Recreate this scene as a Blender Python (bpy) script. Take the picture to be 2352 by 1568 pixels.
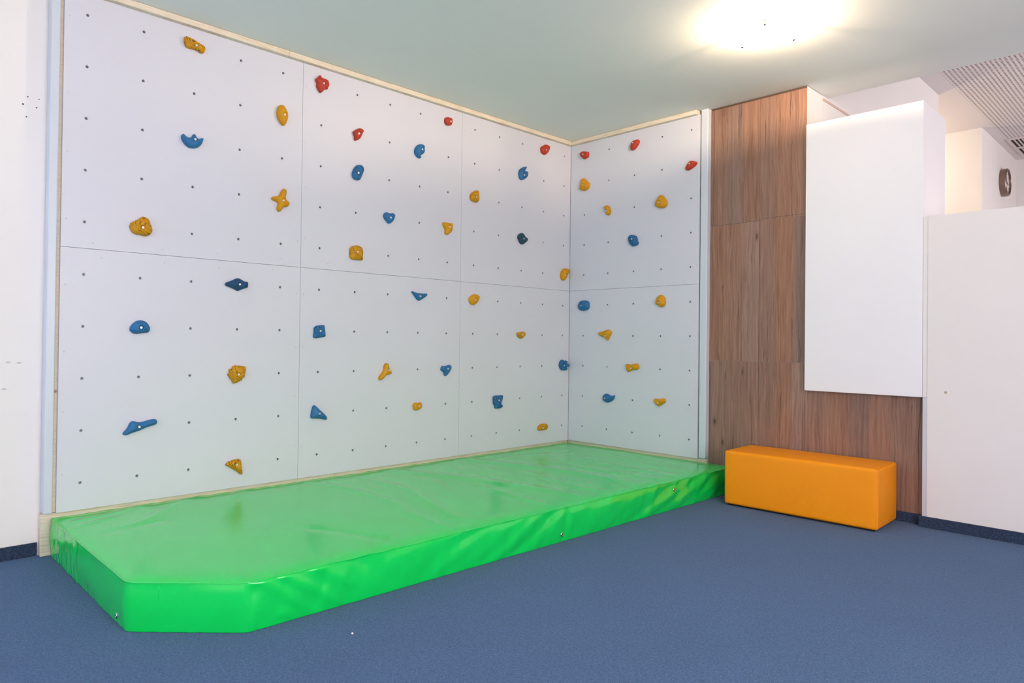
import bpy, bmesh, math, random
from mathutils import Vector, Matrix, noise, geometry

# ------------------------------------------------------------------ camera, world, lights, exposure
for o in list(bpy.data.objects): bpy.data.objects.remove(o, do_unlink=True)
SC = bpy.context.scene
COL = SC.collection
cam_d = bpy.data.cameras.new('camera'); cam = bpy.data.objects.new('camera', cam_d); COL.objects.link(cam)
cam_d.sensor_width = 36.0; cam_d.sensor_fit = 'HORIZONTAL'
cam_d.lens = 1587.287 / 2352 * 36.0
cam_d.shift_y = -(784 - 765.755) / 2352
cam_d.clip_start = 0.05; cam_d.clip_end = 60
cr = (0.70293327, 0.71116642, 0.01127588)
cd = (0.00150146, 0.01436975, -0.99989562)
cf = (-0.71125422, 0.70287683, 0.00903319)
cam.matrix_world = Matrix(((cr[0], -cd[0], -cf[0], 3.8182), (cr[1], -cd[1], -cf[1], -4.45183), (cr[2], -cd[2], -cf[2], 1.03949), (0, 0, 0, 1)))
SC.camera = cam
world = bpy.data.worlds.new('world'); SC.world = world; world.use_nodes = True
world.node_tree.nodes['Background'].inputs[0].default_value = (0.72, 0.83, 1.0, 1)
world.node_tree.nodes['Background'].inputs[1].default_value = 0.6
SC.view_settings.view_transform = 'Standard'; SC.view_settings.look = 'None'
SC.view_settings.gamma = 1.0; SC.view_settings.use_curve_mapping = False
SC.view_settings.exposure = 0.1

def area(name, loc, rot, sx, sy, power, col):
    d = bpy.data.lights.new(name, 'AREA'); d.shape = 'RECTANGLE'; d.size = sx; d.size_y = sy
    d.energy = power; d.color = col
    o = bpy.data.objects.new(name, d); COL.objects.link(o); o.location = loc; o.rotation_euler = rot
    return o
R = math.radians
# daylight through the two windows of the front wall, the window of the right wall and the far room's window
area('daylight_front_left', (1.05, -6.95, 1.25), (R(-90), 0, 0), 2.0, 2.1, 95, (0.55, 0.86, 1.38))
area('daylight_front_right', (4.1, -6.95, 1.45), (R(-90), 0, 0), 2.4, 1.7, 70, (1.10, 0.95, 0.98))
area('daylight_right', (5.75, -3.6, 1.5), (0, R(90), 0), 1.7, 2.6, 116, (1.12, 0.95, 0.97))
area('daylight_far', (5.75, 3.4, 1.9), (0, R(90), 0), 1.8, 3.6, 88, (1.08, 0.94, 0.98))
# added up-tilted fill lights that brighten the ceiling, no real source
area('added_uplight_left', (1.05, -6.9, .6), (R(-135), 0, 0), 2.0, .8, 34, (0.90, 0.94, 1.20))
area('added_uplight_right', (4.1, -6.9, .9), (R(-135), 0, 0), 2.4, .8, 75, (1.08, 0.95, 1.0))
def bulb(name, loc, power, col, r=0.03):
    d = bpy.data.lights.new(name, 'POINT'); d.energy = power; d.color = col; d.shadow_soft_size = r
    o = bpy.data.objects.new(name, d); COL.objects.link(o); o.location = loc; return o
bulb('bulb_main', (2.185, -0.99, 2.685), 56, (1.25, 0.92, 0.62), 0.02)
bulb('bulb_far', (0.9, 3.85, 2.9), 32, (1.2, 0.94, 0.70), 0.1)

# hold: wall, along, height, colour, painted groove dirt and shade, depth cm, bolt (mm), outline (mm), label
HOLDS = [
 ('L',-3.0901,2.5887,'y',2,3.4,(6,-3),[(-52,1),(-47,-14),(-38,-23),(-24,-26),(-4,-23),(17,-26),(31,-32),(44,-31),(53,-21),(56,-6),(52,6),(42,12),(27,16),(12,22),(-5,28),(-23,31),(-41,34),(-49,29),(-53,17)],'yellow climbing hold with brown grooves of painted dirt and shade,elongated,topmost on the left panel'),
 ('L',-3.0916,2.0832,'b',0,3.6,(6,2),[(-55,-9),(-46,-24),(-32,-37),(-16,-45),(1,-45),(18,-41),(32,-32),(43,-19),(50,-5),(55,12),(54,19),(47,19),(36,12),(26,13),(19,17),(14,27),(8,33),(0,25),(-6,13),(-15,8),(-27,8),(-37,14),(-47,21),(-54,16),(-58,5)],'dark blue crescent climbing hold with a pointed middle horn'),
 ('L',-2.5889,2.334,'y',0,4.0,(6,0),[(-29,-27),(-19,-42),(-6,-56),(6,-61),(14,-56),(22,-42),(28,-25),(31,-4),(30,16),(25,27),(16,42),(7,53),(-6,57),(-19,52),(-29,42),(-34,24),(-36,0)],'yellow oval climbing hold with a thumb hollow at its top'),
 ('L',-2.5921,1.8346,'y',0,3.6,(11,-2),[(-54,-3),(-42,-7),(-25,-12),(-17,-21),(-21,-36),(-24,-52),(-20,-62),(-12,-67),(-4,-63),(5,-54),(15,-39),(27,-35),(41,-30),(50,-20),(52,-11),(44,1),(32,9),(28,21),(30,37),(33,55),(30,66),(20,72),(9,67),(1,53),(-6,37),(-14,26),(-26,21),(-43,18),(-54,13),(-58,5)],'yellow four-armed star-shaped climbing hold'),
 ('L',-3.3357,1.5902,'y',1,4.6,(2,-7),[(-49,-20),(-44,-29),(-34,-37),(-20,-42),(-4,-42),(6,-44),(20,-46),(32,-42),(43,-34),(50,-22),(52,-9),(47,6),(41,23),(36,37),(28,46),(17,51),(6,52),(-3,48),(-10,40),(-21,32),(-35,23),(-46,15),(-51,5),(-53,-5)],'large yellow lumpy climbing hold with grooved right flank,biggest on the wall'),
 ('L',-2.8392,1.33,'b',2,3.8,(7,2),[(-66,-9),(-56,-14),(-37,-20),(-19,-27),(-5,-34),(3,-36),(18,-29),(36,-21),(51,-17),(57,-11),(59,4),(58,14),(50,19),(36,20),(25,26),(11,33),(0,34),(-13,31),(-30,21),(-49,13),(-64,6),(-70,-3)],'dark blue diamond-shaped climbing hold with a rough left half'),
 ('L',-3.3347,1.0793,'b',0,4.2,(0,2),[(-43,-17),(-36,-25),(-26,-30),(-13,-31),(2,-29),(21,-26),(36,-24),(44,-18),(47,-9),(47,2),(41,15),(33,26),(21,34),(9,37),(-4,37),(-17,33),(-28,24),(-38,13),(-44,2),(-46,-8)],'smooth blue half-dome climbing hold,flat side down'),
 ('L',-2.8402,0.8324,'y',1,4.0,(7,-5),[(-39,-15),(-32,-26),(-24,-36),(-18,-50),(-9,-52),(5,-48),(19,-41),(31,-36),(34,-26),(46,-19),(49,-4),(53,18),(54,36),(48,42),(33,44),(8,47),(-12,47),(-20,42),(-24,31),(-37,29),(-40,18),(-38,7),(-44,5),(-47,-4)],'yellow squared climbing hold with jagged left side'),
 ('L',-3.3327,0.5818,'b',0,3.4,(1,-5),[(-69,-37),(-63,-40),(-51,-39),(-35,-33),(-18,-28),(3,-22),(23,-14),(44,-6),(65,-1),(81,4),(86,12),(86,22),(78,30),(65,31),(49,28),(30,24),(12,20),(-5,21),(-17,26),(-27,28),(-35,25),(-43,15),(-50,-1),(-60,-16),(-68,-24),(-72,-31)],'blue boomerang-shaped climbing hold,lowest blue one on the left panel'),
 ('L',-2.8314,0.3206,'y',2,3.2,(-1,5),[(-42,1),(-22,-13),(-4,-25),(12,-38),(23,-48),(31,-49),(35,-42),(33,-28),(30,-9),(28,10),(26,23),(22,34),(11,39),(-8,38),(-26,34),(-42,30),(-54,22),(-61,13)],'ochre triangular climbing hold with dark wavy grooves of painted dirt and shade,just above the mat'),
 ('L',-2.3386,2.583,'r',0,3.4,(5,1),[(-39,4),(-35,-7),(-36,-26),(-27,-38),(-19,-50),(-10,-56),(-1,-51),(9,-40),(19,-29),(36,-23),(39,-15),(46,-2),(47,9),(44,20),(41,30),(32,35),(14,37),(-4,38),(-13,49),(-21,45),(-27,34),(-41,22),(-44,13)],'red spiky leaf-shaped climbing hold,largest red one'),
 ('L',-2.0847,2.3304,'r',0,3.4,(-2,1),[(-28,-9),(-23,-20),(-23,-34),(-19,-43),(-10,-41),(5,-32),(19,-20),(26,-5),(35,14),(42,29),(35,38),(20,43),(2,38),(-14,27),(-28,17),(-34,5)],'red tapering climbing hold,second red one on the middle panel'),
 ('L',-2.0789,2.089,'b',1,3.4,(3,-4),[(-38,-33),(-28,-45),(-10,-49),(4,-49),(17,-40),(25,-22),(35,0),(41,21),(40,34),(32,46),(18,52),(-5,47),(-18,36),(-31,18),(-38,0),(-42,-16)],'blue upright egg-shaped climbing hold below the tapering red one'),
 ('L',-2.0819,1.5772,'y',1,3.8,(3,4),[(-48,5),(-49,-15),(-46,-31),(-36,-40),(-12,-44),(15,-43),(38,-42),(45,-34),(44,-13),(47,3),(44,19),(39,37),(24,46),(4,50),(-20,45),(-39,36),(-49,24)],'yellow square fist-like climbing hold with ribs,above the horizontal seam'),
 ('L',-2.3321,1.0761,'b',1,3.2,(7,-1),[(-37,2),(-38,-15),(-40,-35),(-31,-40),(-12,-39),(12,-35),(31,-32),(39,-27),(39,-14),(36,7),(33,26),(30,38),(24,41),(1,39),(-19,36),(-32,29),(-37,20)],'dark blue square climbing hold with wrinkled face'),
 ('L',-2.3356,0.5749,'b',0,3.8,(10,-2),[(-46,-17),(-39,-23),(-17,-25),(5,-27),(28,-31),(44,-36),(55,-37),(59,-29),(56,-18),(42,-1),(23,16),(2,34),(-14,50),(-25,56),(-34,50),(-40,33),(-45,11),(-47,-7)],'bright blue triangular climbing hold,lowest on the middle panel'),
 ('L',-1.8568,0.8159,'y',0,3.2,(20,11),[(-42,-48),(-30,-49),(-13,-41),(-1,-28),(14,-18),(33,-15),(49,-9),(51,0),(38,20),(29,38),(25,54),(13,61),(-1,55),(-7,39),(-10,19),(-21,-2),(-32,-14),(-44,-27),(-47,-37)],'yellow Y-shaped slender climbing hold'),
 ('L',-1.8365,1.8386,'b',0,3.2,(6,-8),[(-40,-12),(-27,-25),(-13,-39),(-1,-43),(15,-35),(30,-20),(39,-3),(43,14),(39,24),(28,30),(9,25),(-7,26),(-23,29),(-40,19),(-45,4)],'blue heart-shaped climbing hold'),
 ('L',-1.5911,2.322,'b',0,3.4,(2,10),[(-43,-25),(-28,-41),(-12,-49),(1,-48),(5,-40),(-1,-28),(15,-20),(30,-6),(36,9),(33,22),(36,35),(30,46),(14,51),(-6,47),(-25,36),(-40,16),(-47,-5)],'blue comma-shaped climbing hold with tail down'),
 ('L',-1.3451,2.5857,'r',0,3.0,(9,-3),[(-28,-25),(-14,-31),(4,-30),(24,-23),(31,-7),(33,11),(30,23),(15,28),(-5,28),(-23,22),(-33,9),(-35,-8)],'small round red climbing hold close to the top batten'),
 ('L',-1.3415,1.8289,'y',0,3.2,(7,0),[(-39,7),(-25,-10),(-23,-25),(-24,-43),(-12,-50),(2,-48),(18,-38),(34,-23),(39,-11),(41,9),(43,30),(35,37),(17,35),(-5,36),(-25,35),(-40,34),(-44,24)],'yellow boot-shaped climbing hold'),
 ('L',-1.5837,1.3367,'b',0,3.0,(-1,-8),[(-50,3),(-31,-17),(-14,-34),(-2,-37),(16,-30),(37,-18),(56,-5),(66,8),(58,16),(40,14),(12,14),(-18,16),(-43,20),(-59,25),(-64,21)],'blue arrowhead-shaped climbing hold just under the horizontal seam'),
 ('L',-1.34,0.8221,'b',0,3.2,(4,6),[(-24,-16),(-19,-27),(-13,-42),(-1,-43),(11,-34),(25,-19),(39,0),(45,17),(40,30),(28,35),(8,30),(-14,26),(-36,28),(-43,17),(-46,0)],'blue tooth-shaped climbing hold'),
 ('L',-1.5865,0.5804,'y',0,3.0,(11,-5),[(-32,-18),(-19,-28),(-4,-29),(13,-24),(28,-17),(35,-4),(33,15),(24,24),(13,22),(-3,23),(-21,24),(-34,16),(-39,1)],'small rounded yellow climbing hold,lowest yellow on the middle panel'),
 ('L',-1.0846,2.092,'y',1,3.4,(1,-10),[(-44,-26),(-31,-38),(-9,-43),(15,-43),(28,-35),(36,-20),(35,-2),(34,17),(31,33),(25,44),(9,45),(-6,39),(-25,28),(-42,10),(-50,-9)],'yellow snail-like climbing hold with brown folds'),
 ('L',-1.0825,1.333,'y',0,3.2,(-5,-5),[(-42,-25),(-27,-37),(-8,-41),(12,-35),(31,-20),(42,-1),(50,17),(44,29),(26,38),(0,38),(-26,28),(-45,13),(-51,-4)],'yellow smooth egg-like climbing hold under the horizontal seam'),
 ('L',-0.8276,0.5659,'b',1,3.4,(1,10),[(-50,6),(-48,-16),(-36,-23),(-35,-41),(-24,-49),(3,-49),(31,-47),(43,-38),(45,-28),(30,-15),(33,-2),(42,22),(46,43),(39,50),(9,50),(-24,50),(-44,48),(-52,37)],'blue stepped climbing hold with dark lumpy foot'),
 ('L',-0.5787,2.353,'b',1,3.4,(-8,-21),[(-49,-37),(-39,-54),(-22,-58),(1,-51),(23,-38),(40,-20),(47,3),(42,16),(27,19),(11,16),(19,33),(32,51),(21,54),(-8,44),(-36,26),(-50,8),(-54,-12)],'blue curled flame-shaped climbing hold,point up'),
 ('L',-0.3356,2.5896,'r',0,3.2,(-4,-9),[(-47,-21),(-38,-36),(-17,-44),(4,-44),(31,-24),(46,-1),(57,21),(51,35),(29,41),(3,39),(-21,25),(-44,10),(-49,-6)],'round red climbing hold near the inner corner of the left wall'),
 ('L',-0.5836,1.8337,'d',1,3.4,(6,-3),[(-41,-17),(-26,-35),(-9,-44),(9,-41),(26,-31),(46,-16),(55,0),(48,12),(28,20),(13,36),(-8,46),(-35,36),(-47,24),(-53,6)],'dark slate-blue knobbly climbing hold'),
 ('L',-0.5893,1.079,'y',1,2.8,(15,2),[(-40,-4),(-29,-18),(-9,-28),(11,-26),(33,-15),(48,2),(43,16),(25,26),(-7,22),(-34,19),(-44,6)],'small yellow nut-like climbing hold with a hollow'),
 ('L',-0.3256,0.3323,'y',1,2.4,(6,-5),[(-53,-17),(-38,-22),(-9,-22),(28,-23),(49,-18),(58,-1),(57,14),(38,26),(6,30),(-26,26),(-49,13),(-56,-2)],'small pale yellow flat climbing hold,lowest on the far left-wall panel'),
 ('L',-0.0773,1.5929,'y',0,3.8,(-5,-11),[(-46,-32),(-33,-48),(-13,-54),(6,-43),(23,-25),(31,-8),(45,12),(58,32),(48,46),(19,51),(-15,45),(-32,30),(-45,7),(-50,-14)],'yellow bean-shaped climbing hold beside the inner corner'),
 ('L',-0.0676,0.8321,'b',1,3.4,(-6,-4),[(-61,-12),(-50,-27),(-30,-42),(-2,-44),(27,-42),(35,-32),(29,-19),(49,-16),(57,-3),(52,9),(31,15),(37,28),(22,39),(0,37),(-23,45),(-42,42),(-59,22),(-64,1)],'blue paw-like knobbed climbing hold beside the inner corner'),
 ('R',0.1533,2.5829,'r',0,3.2,(3,-9),[(-42,4),(-32,-10),(-15,-28),(2,-37),(23,-33),(44,-24),(48,-5),(46,12),(29,21),(3,28),(-21,31),(-37,24),(-44,16)],'red rounded climbing hold on the back wall next to the inner corner'),
 ('R',0.1609,2.3316,'y',0,3.4,(-3,-5),[(-51,-27),(-39,-38),(-12,-47),(14,-46),(37,-38),(49,-23),(53,-6),(48,8),(32,21),(17,37),(1,51),(-21,55),(-35,43),(-44,16),(-50,-12)],'yellow bumpy climbing hold on the back wall below the corner red one'),
 ('R',0.6592,2.5695,'r',0,3.4,(-7,8),[(-32,-38),(-19,-41),(0,-35),(18,-22),(35,-2),(44,18),(40,29),(28,35),(3,35),(-16,30),(-28,17),(-34,1),(-37,-21)],'red almond-shaped climbing hold,upper middle of the back climbing wall'),
 ('R',0.4022,2.09,'y',0,3.4,(4,-12),[(-20,2),(-18,-15),(-9,-32),(7,-42),(23,-36),(29,-20),(27,-4),(21,15),(11,32),(-7,40),(-27,35),(-35,25)],'small yellow peanut-shaped climbing hold on the back wall'),
 ('R',0.9051,2.0871,'y',0,4.0,(1,-5),[(-49,-19),(-39,-32),(-15,-40),(12,-47),(32,-43),(47,-31),(53,-12),(50,6),(35,25),(17,46),(-1,55),(-16,51),(-30,33),(-45,14),(-50,-5)],'large yellow pear-shaped climbing hold on the back wall'),
 ('R',1.1555,2.3228,'r',0,3.4,(-4,8),[(-39,-28),(-23,-33),(-3,-28),(19,-19),(39,-6),(49,8),(46,17),(28,26),(6,33),(-10,30),(-25,16),(-38,-1),(-43,-18)],'red almond-shaped climbing hold beside the white end profile'),
 ('R',0.6552,1.8204,'b',1,3.4,(-5,11),[(-43,1),(-34,-18),(-19,-35),(0,-44),(19,-41),(40,-35),(46,-21),(39,-5),(35,16),(28,32),(3,44),(-22,49),(-41,40),(-48,22)],'blue ribbed oval climbing hold on the back wall'),
 ('R',0.1663,1.3284,'b',0,3.8,(-21,2),[(-54,-20),(-37,-37),(-9,-43),(22,-39),(48,-28),(56,-14),(55,10),(49,30),(26,42),(-7,44),(-34,38),(-52,22),(-59,0)],'smooth round blue climbing hold below the seam at the inner corner'),
 ('R',0.911,1.3424,'y',0,3.8,(-5,-6),[(-41,-22),(-21,-32),(1,-45),(18,-42),(34,-31),(39,-11),(37,11),(29,31),(13,43),(-6,47),(-22,36),(-37,20),(-44,0)],'yellow drop-shaped climbing hold under the back-wall seam'),
 ('R',0.3909,1.0905,'y',0,3.2,(14,-6),[(-61,-4),(-45,-14),(-21,-18),(0,-25),(13,-39),(27,-47),(35,-35),(44,-18),(55,0),(64,16),(50,30),(28,38),(1,34),(-19,25),(-39,22),(-62,18),(-71,9)],'yellow bird-shaped three-pointed climbing hold'),
 ('R',0.6549,0.8368,'y',0,3.2,(-8,-2),[(-54,-11),(-43,-30),(-30,-37),(-15,-32),(5,-21),(39,-19),(57,-12),(64,3),(59,20),(48,29),(17,26),(-12,20),(-29,22),(-50,23),(-58,16)],'yellow bone-shaped climbing hold'),
 ('R',0.4291,0.5851,'b',0,3.4,(-25,-2),[(-51,-22),(-35,-33),(-15,-39),(7,-36),(32,-25),(51,-8),(60,16),(57,23),(40,18),(20,18),(0,26),(-20,31),(-38,27),(-51,12),(-55,-6)],'blue teardrop climbing hold with upturned tip'),
 ('R',0.9113,0.5883,'y',0,3.0,(-12,-1),[(-40,-15),(-24,-29),(-10,-35),(7,-27),(26,-15),(44,-2),(49,11),(41,24),(22,26),(3,20),(-21,18),(-42,20),(-51,8)],'yellow fan-shaped small climbing hold,lowest on the back wall'),
]

# ------------------------------------------------------------------ helpers
def link(o, parent=None):
    COL.objects.link(o)
    if parent: o.parent = parent
    return o
def mesh_obj(name, bm, mats, parent=None, loc=(0, 0, 0), smooth=False, rot=(0, 0, 0)):
    me = bpy.data.meshes.new(name); bm.to_mesh(me); bm.free()
    if smooth:
        for p in me.polygons: p.use_smooth = True
    for m in (mats if isinstance(mats, (list, tuple)) else [mats]): me.materials.append(m)
    o = bpy.data.objects.new(name, me); o.location = loc; o.rotation_euler = rot
    return link(o, parent)
def empty(name, loc=(0, 0, 0), rot=(0, 0, 0)):
    o = bpy.data.objects.new(name, None); o.location = loc; o.rotation_euler = rot; o.empty_display_size = 0.1
    return link(o)
def tag(o, label, cat, group=None, kind=None):
    o['label'] = label; o['category'] = cat
    if group: o['group'] = group
    if kind: o['kind'] = kind
    return o
def struct(o, label=None):
    o['kind'] = 'structure'
    if label: o['label'] = label
    return o
def box(bm, a, b, bev=0.0, seg=2):
    x0, y0, z0 = a; x1, y1, z1 = b
    r = bmesh.ops.create_cube(bm, size=1.0)
    for v in r['verts']:
        v.co = Vector(((x0 + x1) / 2 + v.co.x * (x1 - x0), (y0 + y1) / 2 + v.co.y * (y1 - y0), (z0 + z1) / 2 + v.co.z * (z1 - z0)))
    if bev > 0:
        es = list({e for v in r['verts'] for e in v.link_edges})
        bmesh.ops.bevel(bm, geom=es, offset=bev, segments=seg, affect='EDGES', profile=0.5)
def boxes(name, lst, mat, parent=None, bev=0.0, seg=2, loc=(0, 0, 0), rot=(0, 0, 0)):
    bm = bmesh.new()
    for a, b in lst: box(bm, a, b, bev, seg)
    return mesh_obj(name, bm, mat, parent, loc, False, rot)
def lathe(bm, prof, n=24, M=Matrix()):
    """profile (r, z) turned about z, caps where r == 0"""
    rings = []
    for r, z in prof:
        if r < 1e-7: rings.append([bm.verts.new(M @ Vector((0, 0, z)))])
        else: rings.append([bm.verts.new(M @ Vector((r * math.cos(2 * math.pi * i / n), r * math.sin(2 * math.pi * i / n), z))) for i in range(n)])
    for a, b in zip(rings, rings[1:]):
        for i in range(n):
            j = (i + 1) % n
            f = [a[i % len(a)], a[j % len(a)], b[j % len(b)], b[i % len(b)]]
            g = []
            for v in f:
                if v not in g: g.append(v)
            if len(g) > 2: bm.faces.new(g)
def tube(bm, pts, r, n=8, closed=False):
    rings = []; N = len(pts)
    for i, p in enumerate(pts):
        p = Vector(p)
        if closed: t = Vector(pts[(i + 1) % N]) - Vector(pts[i - 1])
        else: t = Vector(pts[min(i + 1, N - 1)]) - Vector(pts[max(i - 1, 0)])
        t.normalize(); up = Vector((0, 0, 1)) if abs(t.z) < .9 else Vector((1, 0, 0))
        s = t.cross(up).normalized(); u = s.cross(t)
        rings.append([bm.verts.new(p + r * (math.cos(2 * math.pi * k / n) * s + math.sin(2 * math.pi * k / n) * u)) for k in range(n)])
    for i in range(N if closed else N - 1):
        a = rings[i]; b = rings[(i + 1) % N]
        for k in range(n): bm.faces.new((a[k], a[(k + 1) % n], b[(k + 1) % n], b[k]))
    if not closed: bm.faces.new(rings[0][::-1]); bm.faces.new(rings[-1])

# ------------------------------------------------------------------ materials
def srgb(r, g, b):
    f = lambda c: (c / 255 / 12.92) if c / 255 <= .04045 else ((c / 255 + .055) / 1.055) ** 2.4
    return (f(r), f(g), f(b), 1)
class NT:
    def __init__(s, name):
        s.m = bpy.data.materials.new(name); s.m.use_nodes = True; s.t = s.m.node_tree
        s.b = s.t.nodes['Principled BSDF']
    def n(s, kind, **kw):
        nd = s.t.nodes.new(kind)
        for k, v in kw.items():
            if k.startswith('i_'):
                nd.inputs[k[2:].replace('_', ' ')].default_value = v
            else: setattr(nd, k, v)
        return nd
    def l(s, a, b): s.t.links.new(a, b)
    def coord(s, kind='Object', scale=(1, 1, 1)):
        tc = s.n('ShaderNodeTexCoord'); mp = s.n('ShaderNodeMapping'); mp.inputs['Scale'].default_value = scale
        s.l(tc.outputs[kind], mp.inputs['Vector']); return mp.outputs['Vector']
    def noise(s, vec, scale, detail=3, rough=.5, dist=0):
        nd = s.n('ShaderNodeTexNoise'); nd.inputs['Scale'].default_value = scale; nd.inputs['Detail'].default_value = detail
        nd.inputs['Roughness'].default_value = rough; nd.inputs['Distortion'].default_value = dist
        s.l(vec, nd.inputs['Vector']); return nd.outputs['Fac']
    def ramp(s, fac, stops):
        nd = s.n('ShaderNodeValToRGB'); cr_ = nd.color_ramp
        while len(cr_.elements) > 1: cr_.elements.remove(cr_.elements[-1])
        cr_.elements[0].position = stops[0][0]; cr_.elements[0].color = stops[0][1]
        for p, c in stops[1:]:
            e = cr_.elements.new(p); e.color = c
        s.l(fac, nd.inputs['Fac']); return nd.outputs['Color']
    def mix(s, fac, a, b, mode='MIX'):
        nd = s.n('ShaderNodeMix', data_type='RGBA', blend_type=mode)
        for sock, v in ((nd.inputs[0], fac), (nd.inputs[6], a), (nd.inputs[7], b)):
            if hasattr(v, 'is_output'): s.l(v, sock)
            else: sock.default_value = v
        return nd.outputs[2]
    def math(s, op, a, b=0.0):
        nd = s.n('ShaderNodeMath', operation=op)
        for sock, v in ((nd.inputs[0], a), (nd.inputs[1], b)):
            if hasattr(v, 'is_output'): s.l(v, sock)
            else: sock.default_value = v
        return nd.outputs[0]
    def bump(s, h, strength, dist):
        nd = s.n('ShaderNodeBump'); nd.inputs['Strength'].default_value = strength; nd.inputs['Distance'].default_value = dist
        s.l(h, nd.inputs['Height']); s.l(nd.outputs['Normal'], s.b.inputs['Normal'])
    def set(s, col=None, rough=None, metal=None, spec=None, coat=None, coat_r=None):
        i = s.b.inputs
        if col is not None:
            if hasattr(col, 'is_output'): s.l(col, i['Base Color'])
            else: i['Base Color'].default_value = col
        if rough is not None: i['Roughness'].default_value = rough
        if metal is not None: i['Metallic'].default_value = metal
        if spec is not None: i['Specular IOR Level'].default_value = spec
        if coat is not None: i['Coat Weight'].default_value = coat
        if coat_r is not None: i['Coat Roughness'].default_value = coat_r
        return s.m
def plain(name, col, rough=.5, metal=0, spec=.5): return NT(name).set(col, rough, metal, spec)
def painted(name, col, rough=.6, bump=.15, spec=.4):
    t = NT(name); v = t.coord('Object')
    a = t.noise(v, 2.2, 2); c2 = tuple(x * .965 for x in col[:3]) + (1,)
    t.set(t.mix(a, c2, col), rough, spec=spec)
    t.bump(t.noise(v, 160, 3), bump, .0006); return t.m

M_wall = painted('white_wall_paint', srgb(240, 238, 233), .75)
M_ceil = painted('ceiling_paint', srgb(238, 240, 233), .8)
M_board = painted('white_board_lacquer', srgb(246, 245, 246), .5, .05)
M_low = painted('low_wall_paint', srgb(238, 234, 230), .65)
M_panel = painted('climbing_panel_coating', srgb(216, 218, 226), .42, .25, .45)
M_profile = plain('profile_paint', srgb(208, 216, 224), .35)
M_dark = plain('dark_gap', srgb(30, 28, 28), .8)
M_steel = plain('galvanised_steel', srgb(196, 198, 200), .28, .9)
M_chrome = plain('chrome', srgb(205, 200, 195), .18, 1)
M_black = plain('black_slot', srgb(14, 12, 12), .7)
M_insert = plain('steel_insert', srgb(150, 152, 155), .4, .7)

def pine():
    t = NT('raw_pine'); v = t.coord('Object', (6, 6, 6))
    g = t.noise(v, 9, 6, .65, .4)
    sv = t.coord('Object', (3, 3, 60)); g2 = t.noise(sv, 3, 4, .6)
    c = t.ramp(g2, [(.3, srgb(214, 196, 166)), (.5, srgb(233, 221, 198)), (.72, srgb(240, 231, 213))])
    vo = t.n('ShaderNodeTexVoronoi'); vo.inputs['Scale'].default_value = 4.5
    t.l(t.coord('Object', (1, 1, 1.7)), vo.inputs['Vector'])
    k = t.ramp(vo.outputs['Distance'], [(.0, (1, 1, 1, 1)), (.035, (.9, .9, .9, 1)), (.075, (0, 0, 0, 1))])
    c = t.mix(k, c, srgb(150, 112, 84))
    c = t.mix(t.math('MULTIPLY', g, .25), c, srgb(205, 186, 150))
    t.bump(g2, .2, .001)
    return t.set(c, .65)
M_pine = pine()
def floor_mat(name, base, lo, hi):
    t = NT(name); v = t.coord('Object')
    n1 = t.noise(v, 330, 4, .75); n2 = t.noise(v, 120, 3, .6, .6); n3 = t.noise(v, 3.0, 2)
    sv = t.coord('Object', (1, .35, 1)); n4 = t.noise(sv, 420, 2, .6, 1.5)
    f = t.math('ADD', t.math('MULTIPLY', n1, .55), t.math('MULTIPLY', n2, .25)); f = t.math('ADD', f, t.math('MULTIPLY', n4, .2))
    c = t.ramp(f, [(.36, lo), (.5, base), (.63, hi)])
    c = t.mix(t.math('MULTIPLY', n3, .18), c, lo)
    t.bump(f, .9, .004)
    t.b.inputs['Sheen Weight'].default_value = .15; t.b.inputs['Sheen Roughness'].default_value = .6
    return t.set(c, .95, spec=.1)
M_carpet = floor_mat('needle_felt_carpet', srgb(56, 95, 138), srgb(26, 58, 100), srgb(100, 140, 184))
M_skirt = floor_mat('carpet_skirting', srgb(42, 58, 84), srgb(24, 36, 56), srgb(86, 106, 136))
def mat_green():
    t = NT('green_vinyl'); v = t.coord('Object')
    n = t.noise(v, 420, 3, .6); n2 = t.noise(v, 5, 3, .5)
    c = t.mix(n2, srgb(0, 212, 80), srgb(4, 222, 90))
    t.bump(n, .22, .0007)
    return t.set(c, .13, spec=1.0)
M_green = mat_green()
def leather(name, c1, c2, rough, bump):
    t = NT(name); v = t.coord('Object')
    vo = t.n('ShaderNodeTexVoronoi'); vo.inputs['Scale'].default_value = 420; t.l(v, vo.inputs['Vector'])
    n2 = t.noise(v, 4, 3)
    t.bump(vo.outputs['Distance'], bump, .0008)
    return t.set(t.mix(n2, c1, c2), rough, spec=.35)
M_orange = leather('orange_leatherette', srgb(255, 158, 0), srgb(255, 153, 0), .5, .3)
M_orange2 = plain('orange_seam', srgb(214, 116, 6), .6)

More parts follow.
